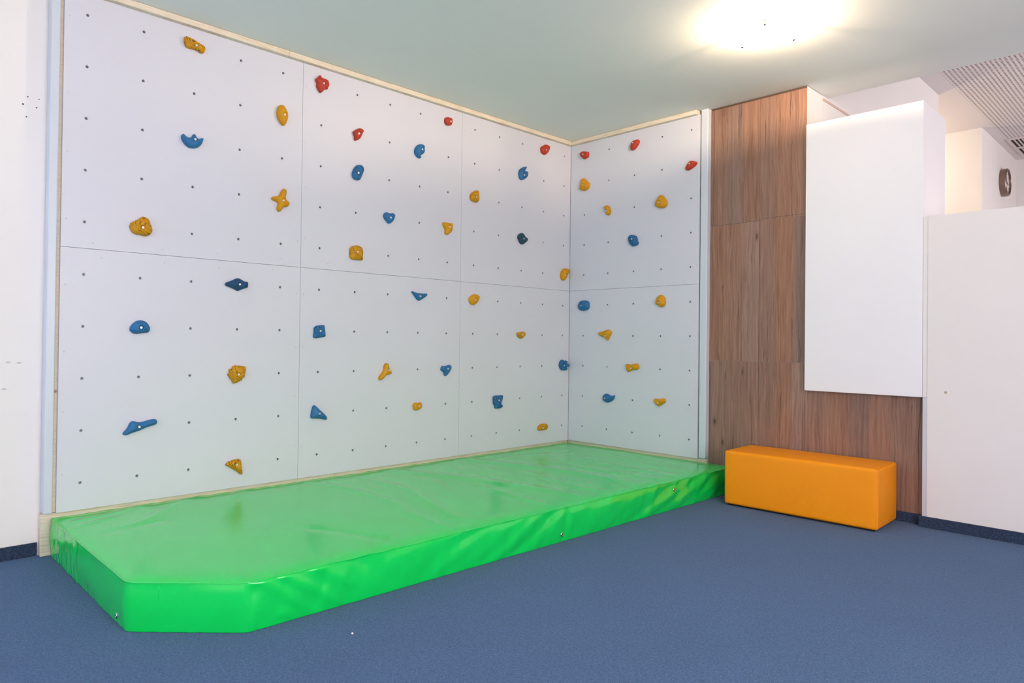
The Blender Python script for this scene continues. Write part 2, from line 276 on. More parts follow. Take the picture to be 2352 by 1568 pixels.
def laminate():
    t = NT('wood_laminate')
    tc = t.n('ShaderNodeTexCoord'); sep = t.n('ShaderNodeSeparateXYZ'); t.l(tc.outputs['Object'], sep.inputs[0])
    px = t.math('FLOOR', t.math('DIVIDE', sep.outputs['X'], .118))
    pz = t.math('FLOOR', t.math('DIVIDE', t.math('SUBTRACT', sep.outputs['Z'], .91), .958))
    wn = t.n('ShaderNodeTexWhiteNoise', noise_dimensions='2D'); cx = t.n('ShaderNodeCombineXYZ')
    t.l(px, cx.inputs[0]); t.l(pz, cx.inputs[1]); t.l(cx.outputs[0], wn.inputs['Vector'])
    # shift every printed plank along its length
    cv = t.n('ShaderNodeCombineXYZ'); t.l(sep.outputs['X'], cv.inputs[0])
    t.l(t.math('ADD', sep.outputs['Z'], t.math('MULTIPLY', wn.outputs['Value'], 17.0)), cv.inputs[2])
    t.l(t.math('MULTIPLY', wn.outputs['Value'], 9.0), cv.inputs[1])
    def mp(s):
        m = t.n('ShaderNodeMapping'); m.inputs['Scale'].default_value = s; t.l(cv.outputs[0], m.inputs['Vector']); return m.outputs['Vector']
    warp = t.noise(mp((6, 1, 2.2)), 1.0, 3, .6)
    wv = t.n('ShaderNodeVectorMath', operation='ADD'); wc = t.n('ShaderNodeCombineXYZ')
    t.l(t.math('MULTIPLY', warp, .055), wc.inputs[0]); t.l(cv.outputs[0], wv.inputs[0]); t.l(wc.outputs[0], wv.inputs[1])
    def mp2(s):
        m = t.n('ShaderNodeMapping'); m.inputs['Scale'].default_value = s; t.l(wv.outputs[0], m.inputs['Vector']); return m.outputs['Vector']
    grain = t.noise(mp2((75, 1, 2.6)), 1.0, 6, .66, .3)
    fine = t.noise(mp2((420, 1, 8)), 1.0, 3, .7)
    big = t.noise(mp2((14, 1, .8)), 1.0, 4, .6, .4)
    crack = t.noise(mp2((55, 1, 1.1)), 1.0, 5, .75, .8)
    c = t.ramp(grain, [(.28, srgb(118, 88, 74)), (.45, srgb(146, 114, 98)), (.58, srgb(164, 131, 113)), (.75, srgb(180, 150, 130))])
    c = t.mix(t.math('MULTIPLY', big, .55), c, srgb(128, 97, 80))
    c = t.mix(t.math('MULTIPLY', fine, .28), c, srgb(104, 80, 68))
    ck = t.ramp(crack, [(.34, (1, 1, 1, 1)), (.385, (.5, .5, .5, 1)), (.41, (0, 0, 0, 1))])
    c = t.mix(t.math('MULTIPLY', ck, .75), c, srgb(72, 54, 46))
    # knots
    vo = t.n('ShaderNodeTexVoronoi'); vo.inputs['Scale'].default_value = 1.0; t.l(mp2((8.3, 1, 3.4)), vo.inputs['Vector'])
    kn = t.ramp(vo.outputs['Distance'], [(.0, (1, 1, 1, 1)), (.06, (.9, .9, .9, 1)), (.085, (.15, .15, .15, 1)), (.11, (.4, .4, .4, 1)), (.16, (0, 0, 0, 1))])
    sel = t.ramp(t.noise(mp((3, 1, 1.3)), 1.0, 1), [(.52, (0, 0, 0, 1)), (.56, (1, 1, 1, 1))])
    c = t.mix(t.math('MULTIPLY', kn, t.math('MULTIPLY', sel, .8)), c, srgb(66, 48, 42))
    hue = t.n('ShaderNodeHueSaturation'); hue.inputs['Hue'].default_value = .5
    t.l(t.math('ADD', t.math('MULTIPLY', wn.outputs['Value'], .30), .86), hue.inputs['Value'])
    t.l(t.math('ADD', t.math('MULTIPLY', wn.outputs['Color'], .35), .85), hue.inputs['Saturation']); t.l(c, hue.inputs['Color'])
    t.bump(t.math('SUBTRACT', grain, t.math('MULTIPLY', ck, .5)), .35, .0012)
    return t.set(hue.outputs['Color'], .48, spec=.35)
M_lam = laminate()
def perforated():
    t = NT('perforated_ceiling_board')
    tc = t.n('ShaderNodeTexCoord'); sep = t.n('ShaderNodeSeparateXYZ'); t.l(tc.outputs['Object'], sep.inputs[0])
    P = .034
    def cell(o): return t.math('SUBTRACT', t.math('FRACT', t.math('DIVIDE', o, P)), .5)
    a = cell(sep.outputs['X']); b = cell(sep.outputs['Y'])
    d = t.math('SQRT', t.math('ADD', t.math('MULTIPLY', a, a), t.math('MULTIPLY', b, b)))
    hole = t.math('LESS_THAN', d, .27)
    inx = t.math('GREATER_THAN', sep.outputs['X'], 2.13)
    m = t.math('MULTIPLY', hole, inx)
    return t.set(t.mix(m, srgb(226, 218, 214), srgb(110, 100, 98)), .8)
M_perf = perforated()

def hold_mat(name, c, c2, groove_dirt_shade=None, amt=0.0, vs=26):
    t = NT(name); v = t.coord('Object')
    n1 = t.noise(v, 28, 4, .6); col = t.mix(n1, c2, c)
    n2 = t.noise(v, 420, 3, .7)
    if groove_dirt_shade:  # dirt and shade of the grooves painted into the colour as dark lines
        w = t.n('ShaderNodeTexWave', wave_type='BANDS', bands_direction='DIAGONAL'); w.inputs['Scale'].default_value = vs
        w.inputs['Distortion'].default_value = 9; w.inputs['Detail'].default_value = 2.5; w.inputs['Detail Scale'].default_value = 1.3
        t.l(v, w.inputs['Vector'])
        k = t.ramp(w.outputs['Fac'], [(.0, (1, 1, 1, 1)), (.09, (.8, .8, .8, 1)), (.20, (0, 0, 0, 1))])
        msk = t.ramp(t.noise(v, 20, 2), [(.40, (0, 0, 0, 1)), (.52, (1, 1, 1, 1))])
        f = t.math('MULTIPLY', t.math('MULTIPLY', k, msk), amt)
        col = t.mix(f, col, groove_dirt_shade)
        h = t.math('SUBTRACT', t.math('MULTIPLY', n2, .25), t.math('MULTIPLY', k, msk))
        t.bump(h, .8, .002)
    else: t.bump(n2, .5, .0008)
    return t.set(col, .58, spec=.35)
Y1, Y2, YV = srgb(218, 158, 14), srgb(200, 138, 6), srgb(92, 60, 16)
B1, B2, BV = srgb(52, 122, 172), srgb(34, 96, 146), srgb(14, 36, 62)
HM = {('y', 0): hold_mat('yellow_resin', Y1, Y2), ('y', 1): hold_mat('yellow_resin_creased', Y1, Y2, YV, .75), ('y', 2): hold_mat('yellow_resin_shaded_grooves', Y1, Y2, YV, .95, 34),
      ('b', 0): hold_mat('blue_resin', B1, B2), ('b', 1): hold_mat('blue_resin_creased', B1, B2, BV, .8), ('b', 2): hold_mat('blue_resin_rough', srgb(40, 92, 132), srgb(30, 70, 106), BV, .9, 40),
      ('d', 1): hold_mat('slate_resin', srgb(52, 88, 108), srgb(40, 66, 86), srgb(16, 28, 38), .8),
      ('r', 0): hold_mat('red_resin', srgb(190, 66, 42), srgb(172, 54, 34))}

# ------------------------------------------------------------------ setting
ZC, ZU = 2.714, 3.442
XL, YB = -0.07, 0.05
def room(name, a, b, mat, label=None, bev=0):
    return struct(boxes(name, [(a, b)], mat, bev=bev), label)
room('floor', (-.6, -7.3, -.1), (6.1, 6.6, 0), M_carpet, 'blue grey needle felt carpet floor')
room('ceiling', (-.3, -7.3, ZC), (6.1, .385, ZC + .12), M_ceil, 'flat pale ceiling over the climbing corner')
room('wall_left', (-.3, -7.3, 0), (XL, .30, ZC), M_wall, 'white wall left of the climbing panels')
room('wall_back', (-.07, YB, 0), (1.971, .297, ZC - .004), M_wall)
room('wall_divider', (1.55, .297, 0), (1.968, 3.115, ZU), M_wall)
room('ceiling_upper', (-.6, .385, ZU), (6.1, 6.6, ZU + .1), M_perf, 'perforated ceiling of the taller room behind')
room('wall_upstand', (-.3, .385 - .1, ZC + .12), (6.1, .385, ZU), M_wall)
room('wall_cream', (-.6, 4.578, 0), (2.035, 6.6, ZU), M_wall, 'warmly lit wall in the far room')
room('wall_end', (2.035, 6.462, 0), (6.1, 6.6, ZU), M_wall)
room('wall_far_left', (-.7, .297, 0), (-.6, 4.6, ZU), M_wall)
room('trim_1', (1.968, .30, 2.682), (1.974, 3.1, 2.697), painted('beige_joint', srgb(214, 190, 176)), 'thin beige rail on the wall behind')
# partition block behind the white board and the low wall
room('wall_partition', (1.972, YB + .002, .735), (2.655, .462, 2.440), M_board, 'white boxed partition above the orange bench')
room('wall_low', (2.682, 0, 0), (6.1, .40, 1.771), M_low, 'low white wall on the right')
room('wall_low_core', (2.657, 0.004, .737), (2.682, .40, 1.7705), M_low)
room('wall_return', (1.972, YB + .002, 0), (2.682, .40, .735), M_wall)
struct(boxes('trim_2', [((2.658, .001, .055), (2.6815, .05, .735))], plain('edge_strip', srgb(206, 208, 212), .4), bev=.002), 'grey edge strip on the end of the low wall')
# front wall and right wall with window openings (behind and beside the camera)
def wall_with_windows(name, along, const0, const1, lo, hi, zt, wins, mat):
    lst = []; cur = lo
    def seg(a0, a1, z0, z1):
        if a1 - a0 < 1e-4 or z1 - z0 < 1e-4: return
        if along == 'x': lst.append(((a0, const0, z0), (a1, const1, z1)))
        else: lst.append(((const0, a0, z0), (const1, a1, z1)))
    for a0, a1, z0, z1 in wins:
        seg(cur, a0, 0, zt); seg(a0, a1, 0, z0); seg(a0, a1, z1, zt); cur = a1
    seg(cur, hi, 0, zt)
    return struct(boxes(name, lst, mat))
W_front = [(.05, 2.05, .2, 2.3), (2.9, 5.3, .6, 2.3)]
wall_with_windows('wall_front', 'x', -7.25, -7.0, XL, 6.0, ZC, W_front, M_wall)
wall_with_windows('wall_right', 'y', 5.9, 6.1, -7.0, .385, ZC, [(-4.9, -2.3, .65, 2.35)], M_wall)
wall_with_windows('wall_right_far', 'y', 5.9, 6.1, .385, 6.46, ZU, [(1.6, 5.2, 1.0, 2.8)], M_wall)
M_frame = plain('window_frame_paint', srgb(235, 236, 236), .4)
def glassmat():
    t = NT('window_glass'); t.b.inputs['Transmission Weight'].default_value = 1; t.b.inputs['IOR'].default_value = 1.45
    return t.set((1, 1, 1, 1), 0.0)
M_glass = glassmat()
def window(n, along, c, a0, a1, z0, z1):
    f = .05; parts = [(a0, a1, z0, z0 + f), (a0, a1, z1 - f, z1), (a0, a0 + f, z0 + f, z1 - f), (a1 - f, a1, z0 + f, z1 - f), ((a0 + a1) / 2 - f / 2, (a0 + a1) / 2 + f / 2, z0 + f, z1 - f)]
    def mk(p, d0, d1): return ((p[0], c + d0, p[2]), (p[1], c + d1, p[3])) if along == 'x' else ((c + d0, p[0], p[2]), (c + d1, p[1], p[3]))
    fr = struct(boxes('window_%d' % n, [mk(p, -.03, .03) for p in parts], M_frame, bev=.004))
    boxes('pane', [mk((a0 + f, a1 - f, z0 + f, z1 - f), -.004, .004)], M_glass, fr)
window(1, 'x', -7.12, *W_front[0]); window(2, 'x', -7.12, *W_front[1])
window(3, 'y', 6.0, -4.9, -2.3, .65, 2.35); window(4, 'y', 6.0, 1.6, 5.2, 1.0, 2.8)
# skirtings
room('baseboard_left', (XL, -6.99, 0), (XL + .009, -3.742, .062), M_skirt, 'dark carpet skirting on the left wall')
room('baseboard_back', (1.50, YB - .009, 0), (2.645, YB, .060), M_skirt, 'dark carpet skirting under the wood cladding')
room('baseboard_right', (2.645, -.010, 0), (5.9, 0, .062), M_skirt, 'dark carpet skirting under the low wall')
# small drill holes and scuffs
M_mark = plain('drill_hole_dark', srgb(70, 66, 64), .9); M_scuff = plain('wall_scuff', srgb(206, 202, 197), .9)
wl = bpy.data.objects['wall_left']; wlow = bpy.data.objects['wall_low']
def disc(name, loc, axis, r, mat, parent, sx=1.0):
    bm = bmesh.new(); lathe(bm, [(0, .0012), (r * .8, .0010), (r, 0)], 12, Matrix.Identity(4))
    for v in bm.verts: v.co.y *= sx
    o = mesh_obj(name, bm, mat, parent, loc); o.rotation_euler = axis; return o
for y, z, r in ((-3.807, 2.149, .003), (-3.763, 2.148, .0025), (-3.825, 2.110, .004), (-3.772, 2.106, .003), (-3.811, 2.054, .003)):
    disc('drill_hole', (XL, y, z), (0, R(90), 0), r, M_mark, wl)
for y, z in ((-3.864, .910), (-3.822, .907), (-3.878, .787)): disc('scuff_mark', (XL, y, z), (0, R(90), 0), .004, M_scuff, wl, 2.6)
disc('wall_plug', (2.773, 0, .772), (R(90), 0, 0), .007, plain('plug_beige', srgb(176, 156, 136), .8), wlow)

# ------------------------------------------------------------------ wood-look cladding
clad = tag(empty('wood_cladding', (1.6, YB, 0)), 'brown wood-look wall cladding behind the orange bench', 'wall cladding')
clad.location = (0, 0, 0)
T = .006; g = .0012; y0, y1 = YB - T, YB
cols = [(1.287, 1.655), (1.655, 1.9705)]
for (xa, xb), rows in ((cols[0], (.0, .908, 1.868, ZC - .014)), (cols[1], (.0, .914, 1.880, ZC - .014))):
    for z0, z1 in zip(rows, rows[1:]):
        boxes('laminate_board', [((xa + g / 2, y0, z0 + g / 2), (xb - g / 2, y1 - .0003, z1 - g / 2))], M_lam, clad, bev=.0008, seg=1)
boxes('laminate_board', [((1.9705 + g / 2, y0, 0), (2.657, y1 - .0003, .735))], M_lam, clad, bev=.0008, seg=1)
boxes('shadow_gap_batten', [((1.287, y0 + .004, ZC - .014), (1.97, y1 - .0003, ZC - .001))], plain('dark_batten', srgb(84, 62, 48), .7), clad)
# white board in front of the partition
tag(boxes('wall_board', [((1.985, 0, .737), (2.6555, YB - .0003, 2.4425))], M_board, bev=.0015), 'large plain white board mounted over the wood cladding above the orange bench', 'wall board')

# ------------------------------------------------------------------ climbing wall
ZM = 1.457
def hole_z(r): return ZM + (5.5 - r) * .25 + (.0018 if r <= 5 else -.0018)
def hole_y(c): return -(.0842 + (15 - c) * .25)
def hole_x(c): return .152 + (c - 1) * .25
HR = .0075; TH = .018
def panel_mesh(s0, s1, z0, z1, ss, zs, hflip):
    """perforated sheet in (s, z), thickness along h (front at h=0); hflip maps (s, h, z) to world"""
    bm = bmesh.new(); cache = {}
    def V(s, z, h):
        k = (round(s, 5), round(z, 5), round(h, 5))
        if k not in cache: cache[k] = bm.verts.new(hflip(s, h, z))
        return cache[k]
    sb = [s0] + [(a + b) / 2 for a, b in zip(ss, ss[1:])] + [s1]
    zb = [z0] + [(a + b) / 2 for a, b in zip(zs, zs[1:])] + [z1]
    for i, cs in enumerate(ss):
        for j, cz in enumerate(zs):
            P = [(sb[i + 1], zb[j + 1]), (sb[i], zb[j + 1]), (sb[i], zb[j]), (sb[i + 1], zb[j])]
            c = [(cs + HR * math.cos(math.pi / 8 * k), cz + HR * math.sin(math.pi / 8 * k)) for k in range(16)]
            for q in range(4):
                k0 = 2 + 4 * q
                arc = [c[(k0 + m) % 16] for m in range(5)]
                f = [V(*P[q], 0), V(*P[(q + 1) % 4], 0)] + [V(*a, 0) for a in reversed(arc)]
                bm.faces.new(f)
            for k in range(16):
                a, b = c[k], c[(k + 1) % 16]
                bm.faces.new((V(*a, 0), V(*b, 0), V(*b, -TH), V(*a, -TH)))
    per = [(s, z0) for s in sb] + [(s1, z) for z in zb[1:]] + [(s, z1) for s in reversed(sb[:-1])] + [(s0, z) for z in reversed(zb[1:-1])]
    for a, b in zip(per, per[1:] + per[:1]): bm.faces.new((V(*b, 0), V(*a, 0), V(*a, -TH), V(*b, -TH)))
    bmesh.ops.recalc_face_normals(bm, faces=bm.faces)
    return bm
# threaded insert inside each hole
bm = bmesh.new(); lathe(bm, [(HR - .0002, -.0035), (HR - .0012, -.0030), (.0043, -.0034), (.0041, -.0050), (.0041, -.016)], 16)
lathe(bm, [(0, -.0155), (.0041, -.0155)], 16)
ins_me = bpy.data.meshes.new('threaded_insert'); bm.to_mesh(ins_me); bm.free(); ins_me.materials.append(M_insert)
for p in ins_me.polygons: p.use_smooth = True
sm_bm = bmesh.new(); lathe(sm_bm, [(0, .0004), (.003, .0004), (.0038, 0)], 12)
scr_me = bpy.data.meshes.new('screw_head'); sm_bm.to_mesh(scr_me); sm_bm.free(); scr_me.materials.append(plain('painted_screw', srgb(196, 196, 196), .5))
RL, RB = (0, R(90), 0), (R(90), 0, 0)
held = set()
for h_ in HOLDS:
    w, cs, cz = h_[0], h_[1], h_[2]; bs, bz = cs + h_[6][0] / 1000, cz + h_[6][1] / 1000
    r_ = min(range(1, 11), key=lambda r: abs(hole_z(r) - bz))
    c_ = min(range(1, 16), key=lambda c: abs(hole_y(c) - bs)) if w == 'L' else min(range(1, 6), key=lambda c: abs(hole_x(c) - bs))
    held.add((w, c_, r_))
G = .0009
wall_long = tag(empty('climbing_wall'), 'long left climbing wall of perforated grey panels with bolt holes', 'climbing wall')
wall_short = tag(empty('climbing_wall'), 'short back climbing wall of two perforated grey panels beside the wood cladding', 'climbing wall')
rng = random.Random(4)
def build_panel(w, cs, up, s0, s1, label):
    rows = range(1, 6) if up else range(6, 11)
    z0, z1 = (ZM + G, 2.6805) if up else (.201, ZM - G)
    ss = sorted(hole_y(c) for c in cs) if w == 'L' else [hole_x(c) for c in cs]
    zs = sorted(hole_z(r) for r in rows)
    fl = (lambda s, h, z: Vector((h, s, z))) if w == 'L' else (lambda s, h, z: Vector((s, -h, z)))
    o = mesh_obj('perforated_panel', panel_mesh(s0 + G, s1 - G, z0, z1, ss, zs, fl), M_panel, wall_long if w == 'L' else wall_short)
    for c in cs:
        for r in rows:
            if (w, c, r) in held: continue
            i = bpy.data.objects.new('threaded_insert', ins_me)
            i.location = (0, hole_y(c), hole_z(r)) if w == 'L' else (hole_x(c), 0, hole_z(r))
            i.rotation_euler = RL if w == 'L' else RB
            link(i, o)
    pts = []
    for k in range(4):
        f = (k + .5) / 4 + rng.uniform(-.03, .03); s = s0 + f * (s1 - s0)
        pts += [(s, ZM + (.035 if up else -.035) + rng.uniform(-.008, .008))]
        z = z0 + (z1 - z0) * f; pts += [(s0 + .022, z), (s1 - .022, z + .02)]
    for s, z in pts:
        i = bpy.data.objects.new('screw_head', scr_me); i.location = (0, s, z) if w == 'L' else (s, 0, z)
        i.rotation_euler = RL if w == 'L' else RB; link(i, o)
build_panel('L', range(1, 6), True, -3.681, -2.4575, 'perforated climbing panel, upper row, nearest the left end')
build_panel('L', range(1, 6), False, -3.681, -2.4575, 'perforated climbing panel, lower row, nearest the left end')
build_panel('L', range(6, 11), True, -2.4575, -1.2095, 'perforated climbing panel, upper middle of the long wall')
build_panel('L', range(6, 11), False, -2.4575, -1.2095, 'perforated climbing panel, lower middle of the long wall')
build_panel('L', range(11, 16), True, -1.2095, 0.0, 'perforated climbing panel, upper row of long wall at the inner corner')
build_panel('L', range(11, 16), False, -1.2095, 0.0, 'perforated climbing panel, lower row of long wall at the inner corner')
build_panel('R', range(1, 6), True, 0.0015, 1.2225, 'perforated climbing panel, upper one on the short back wall')
build_panel('R', range(1, 6), False, 0.0015, 1.2225, 'perforated climbing panel, lower one on the short back wall')
# timber frame parts that show
def timber(name, a, b, par, bev=.0025):
    o = boxes(name, [(a, b)], M_pine, par, bev=bev); o['label'] = 'raw pine ' + name.split('_')[1]; return o
timber('timber_batten', (XL + .002, -3.734, 2.6815), (.03, -2.563, ZC - .001), wall_long)
timber('timber_batten', (XL + .002, -2.562, 2.6815), (.03, -.031, ZC - .001), wall_long)
timber('timber_batten', (XL + .002, -.030, 2.6815), (1.207, YB - .001, ZC - .001), wall_short)
timber('frame_post', (XL + .001, -3.693, .2), (-.0185, -3.64, 2.680), wall_long)
timber('base_plank', (XL + .001, -3.737, .001), (-.020, -2.2, .198), wall_long)
timber('base_plank', (XL + .001, -2.199, .001), (-.020, -.312, .1985), wall_long)
timber('base_plank', (XL + .001, -.311, .001), (-.020, .019, .1985), wall_long)
timber('base_plank', (-.0195, .020, .001), (.312, YB - .001, .1985), wall_short)
timber('base_plank', (.314, .020, .001), (1.284, YB - .001, .203), wall_short)
boxes('end_profile', [((XL + .001, -3.732, .2), (0, -3.6945, 2.6805))], M_profile, wall_long, bev=.006, seg=3)['label'] = 'pale grey end profile'
boxes('end_profile', [((1.231, -.001, .207), (1.2855, YB - .001, ZC - .001))], M_profile, wall_short, bev=.005, seg=3)['label'] = 'pale grey end profile'

# ------------------------------------------------------------------ climbing holds
bm = bmesh.new()
lathe(bm, [(.0066, 0), (.0066, .0048), (.0058, .0058), (.0040, .0058)], 20)
hx = [bm.verts.new((.0036 * math.cos(math.pi / 3 * k), .0036 * math.sin(math.pi / 3 * k), .0056)) for k in range(6)]
hb = [bm.verts.new((.0034 * math.cos(math.pi / 3 * k), .0034 * math.sin(math.pi / 3 * k), .0020)) for k in range(6)]
for k in range(6): bm.faces.new((hx[k], hx[(k + 1) % 6], hb[(k + 1) % 6], hb[k]))
bm.faces.new(hb)
inner = sorted([v for v in bm.verts if abs(v.co.z - .0058) < 1e-6 and abs(v.co.xy.length - .0040) < 1e-5], key=lambda v: math.atan2(v.co.y, v.co.x))
bm.faces.new(inner[:]) if False else None
for k, v in enumerate(inner):
    w_ = inner[(k + 1) % len(inner)]
    q = lambda u: hx[int(round((math.atan2(u.co.y, u.co.x) % (2 * math.pi)) / (math.pi / 3))) % 6]
    f = [v, w_] + ([q(w_), q(v)] if q(w_) is not q(v) else [q(v)])
    bm.faces.new(f)
bmesh.ops.recalc_face_normals(bm, faces=bm.faces)
bolt_me = bpy.data.meshes.new('bolt'); bm.to_mesh(bolt_me); bm.free()
bolt_me.materials.append(plain('zinc_bolt', srgb(236, 236, 232), .35, .55))
def catmull(P, n=4):
    out = []; N = len(P)
    for i in range(N):
        p0, p1, p2, p3 = P[i - 1], P[i], P[(i + 1) % N], P[(i + 2) % N]
        for k in range(n):
            t = k / n
            out.append(tuple(.5 * ((2 * p1[a]) + (-p0[a] + p2[a]) * t + (2 * p0[a] - 5 * p1[a] + 4 * p2[a] - p3[a]) * t * t + (-p0[a] + 3 * p1[a] - 3 * p2[a] + p3[a]) * t ** 3) for a in (0, 1)))
    return out
def inside(p, P):
    c = False; x, y = p
    for i in range(len(P)):
        x0, y0 = P[i - 1]; x1, y1 = P[i]
        if (y0 > y) != (y1 > y) and x < (x1 - x0) * (y - y0) / (y1 - y0) + x0: c = not c
    return c
def pdist(p, P):
    m = 1e9
    for i in range(len(P)):
        ax, ay = P[i - 1]; bx, by = P[i]; dx, dy = bx - ax, by - ay; L = dx * dx + dy * dy
        t = 0 if L == 0 else max(0, min(1, ((p[0] - ax) * dx + (p[1] - ay) * dy) / L))
        m = min(m, math.hypot(p[0] - ax - t * dx, p[1] - ay - t * dy))
    return m
for idx, (w, cs, cz, col, mb, hcm, bolt, rel, label) in enumerate(HOLDS):
    P = catmull([(a / 1000, b / 1000) for a, b in rel], 3)
    bs, bz = cs + bolt[0] / 1000, cz + bolt[1] / 1000
    key = min([h for h in held if h[0] == w], key=lambda h: math.hypot((hole_y(h[1]) if w == 'L' else hole_x(h[1])) - bs, hole_z(h[2]) - bz))
    B = ((hole_y(key[1]) if w == 'L' else hole_x(key[1])) - cs, hole_z(key[2]) - cz)
    H = hcm / 100; base = .011
    ip = []; st = .0032
    xs = [p[0] for p in P]; zs = [p[1] for p in P]
    nx = int((max(xs) - min(xs)) / st) + 2; nz = int((max(zs) - min(zs)) / (st * .87)) + 2
    D = []
    for j in range(nz):
        for i in range(nx):
            p = (min(xs) + (i + .5 * (j % 2)) * st, min(zs) + j * st * .87)
            if inside(p, P):
                d = pdist(p, P)
                if d > .0016: ip.append(p); D.append(d)
    dm = max(D); Rr = dm * .8
    off = idx * 3.7
    def height(p, d):
        t = min(1, d / Rr)
        h = base + (H - base) * math.sqrt(max(0, 1 - (1 - t) ** 2)) * (.80 + .20 * min(1, d / dm))
        amp = (.0035, .0055, .006)[mb]
        lump = noise.noise(Vector((p[0] * 38 + off, p[1] * 38, off)))
        h += amp * lump * min(1, t * 1.5)
        if mb:
            q = noise.noise(Vector((p[0] * 22 + off, p[1] * 22, 3.1)))
            rid = abs(math.sin(p[0] * 150 + p[1] * 190 + q * 9))
            h -= (.0024 if mb == 1 else .0018) * (1 - min(1, rid * 2.2)) * min(1, t * 2)
        db = math.hypot(p[0] - B[0], p[1] - B[1])
        hb_ = H * .66
        if db < .0085: h = min(h, hb_)
        elif db < .015: h = min(h, hb_ + (db - .0085) / .0065 * (H * .45))
        return max(h, base * .9)
    pts = [Vector(p) for p in P] + [Vector(p) for p in ip]
    vo, eo, fo, _, _, _ = geometry.delaunay_2d_cdt(pts, [], [list(range(len(P)))], 1, 1e-6)
    bm = bmesh.new()
    W = (lambda s, z, h: Vector((h, s, z))) if w == 'L' else (lambda s, z, h: Vector((s, -h, z)))
    vs = []
    for v in vo:
        d = pdist((v.x, v.y), P)
        vs.append(bm.verts.new(W(v.x, v.y, base if d < 1e-5 else height((v.x, v.y), d))))
    for f in fo:
        try: bm.faces.new([vs[i] for i in f])
        except ValueError: pass
    # skirt down to the wall
    ring = [min(range(len(vo)), key=lambda i: (vo[i].x - p[0]) ** 2 + (vo[i].y - p[1]) ** 2) for p in P]
    cxm = sum(p[0] for p in P) / len(P); czm = sum(p[1] for p in P) / len(P)
    mid = [bm.verts.new(W(p[0] * .995 + cxm * .005, p[1] * .995 + czm * .005, base * .45)) for p in P]
    low = [bm.verts.new(W(p[0] * .965 + cxm * .035, p[1] * .965 + czm * .035, 0)) for p in P]
    N = len(P)
    for i in range(N):
        j = (i + 1) % N
        if ring[i] == ring[j]: continue
        bm.faces.new((vs[ring[i]], vs[ring[j]], mid[j], mid[i])); bm.faces.new((mid[i], mid[j], low[j], low[i]))
    bmesh.ops.remove_doubles(bm, verts=bm.verts, dist=1e-6)
    bmesh.ops.recalc_face_normals(bm, faces=bm.faces)
    o = mesh_obj('climbing_hold', bm, HM[(col, mb)], None, (.0002, cs, cz) if w == 'L' else (cs, -.0002, cz), True)
    tag(o, label, 'climbing hold', 'climbing holds bolted to the wall')
    b = bpy.data.objects.new('bolt', bolt_me); hb_ = H * .66 - .0005
    b.location = (hb_, B[0], B[1]) if w == 'L' else (B[0], -hb_, B[1]); b.rotation_euler = RL if w == 'L' else RB
    link(b, o)

# ------------------------------------------------------------------ landing mat
ZT = .186
XA = -.017; YN = -3.697; YF = .012
def xr(y):
    if y < -3.395: return 1.145 + (y + 3.697) / .302 * .297
    return 1.442 + (y + 3.395) / 3.41 * .045
STROKES = [  # (amplitude, width, points) folds in the cover
 (.0065, .060, [(.02, -1.40), (-.02, -1.25), (.36, -1.13), (.86, -1.0), (1.13, -1.0), (1.38, -1.01)]),
 (.0060, .055, [(-.02, -1.84), (.08, -1.84), (.62, -1.63), (1.15, -1.53), (1.4, -1.5)]),
 (.0040, .035, [(.2, -2.11), (.65, -2.1), (1.2, -2.29), (1.36, -2.28)]),
 (.0030, .030, [(.94, -2.41), (1.35, -2.45), (1.45, -2.45)]),
 (.0030, .030, [(.04, -2.43), (.36, -2.34), (.79, -2.34), (1.1, -2.4)]),
 (.0040, .022, [(.28, -3.68), (.22, -3.56), (.2, -3.46)]),
 (.0040, .020, [(.16, -3.68), (.12, -3.49), (.04, -3.31)]),
 (.0055, .035, [(.45, -3.5), (.27, -3.32), (.03, -3.11), (-.1, -2.85)]),
 (-.0035, .03, [(.47, -3.6), (.43, -3.43), (.41, -3.29)]),
 (.0035, .03, [(.18, -2.95), (.03, -2.8), (-.05, -2.66)]),
 (-.0035, .04, [(.16, -1.15), (.16, -.72), (.33, -.36)]),
 (.0035, .03, [(.85, -1.74), (1.02, -1.76), (1.41, -1.79), (1.5, -1.75)]),
 (.0030, .03, [(.9, -1.27), (1.26, -1.33), (1.42, -1.29)]),
 (-.0030, .03, [(.9, -2.95), (1.02, -2.89), (1.26, -2.78), (1.44, -2.74)]),
 (.0030, .03, [(.5, -.55), (.95, -.62), (1.40, -.60)]),
 (.0025, .03, [(.75, -.85), (1.1, -.80), (1.42, -.78)]),
]
def sdist(p, L):
    m = 1e9; tt = 0; acc = 0
    tot = sum(math.dist(a, b) for a, b in zip(L, L[1:]))
    for (ax, ay), (bx, by) in zip(L, L[1:]):
        dx, dy = bx - ax, by - ay; q = dx * dx + dy * dy; t = max(0, min(1, ((p[0] - ax) * dx + (p[1] - ay) * dy) / q))
        d = math.hypot(p[0] - ax - t * dx, p[1] - ay - t * dy)
        if d < m: m = d; tt = (acc + t * math.sqrt(q)) / tot
        acc += math.sqrt(q)
    return m, tt
def edge_d(x, y):
    d1 = x - XA; d2 = YF - y; d3 = y - YN
    d4 = (xr(y) - x) * (.713 if y < -3.395 else 1)
    return min(d1, d2, d3, max(d4, 0)), d1, d4
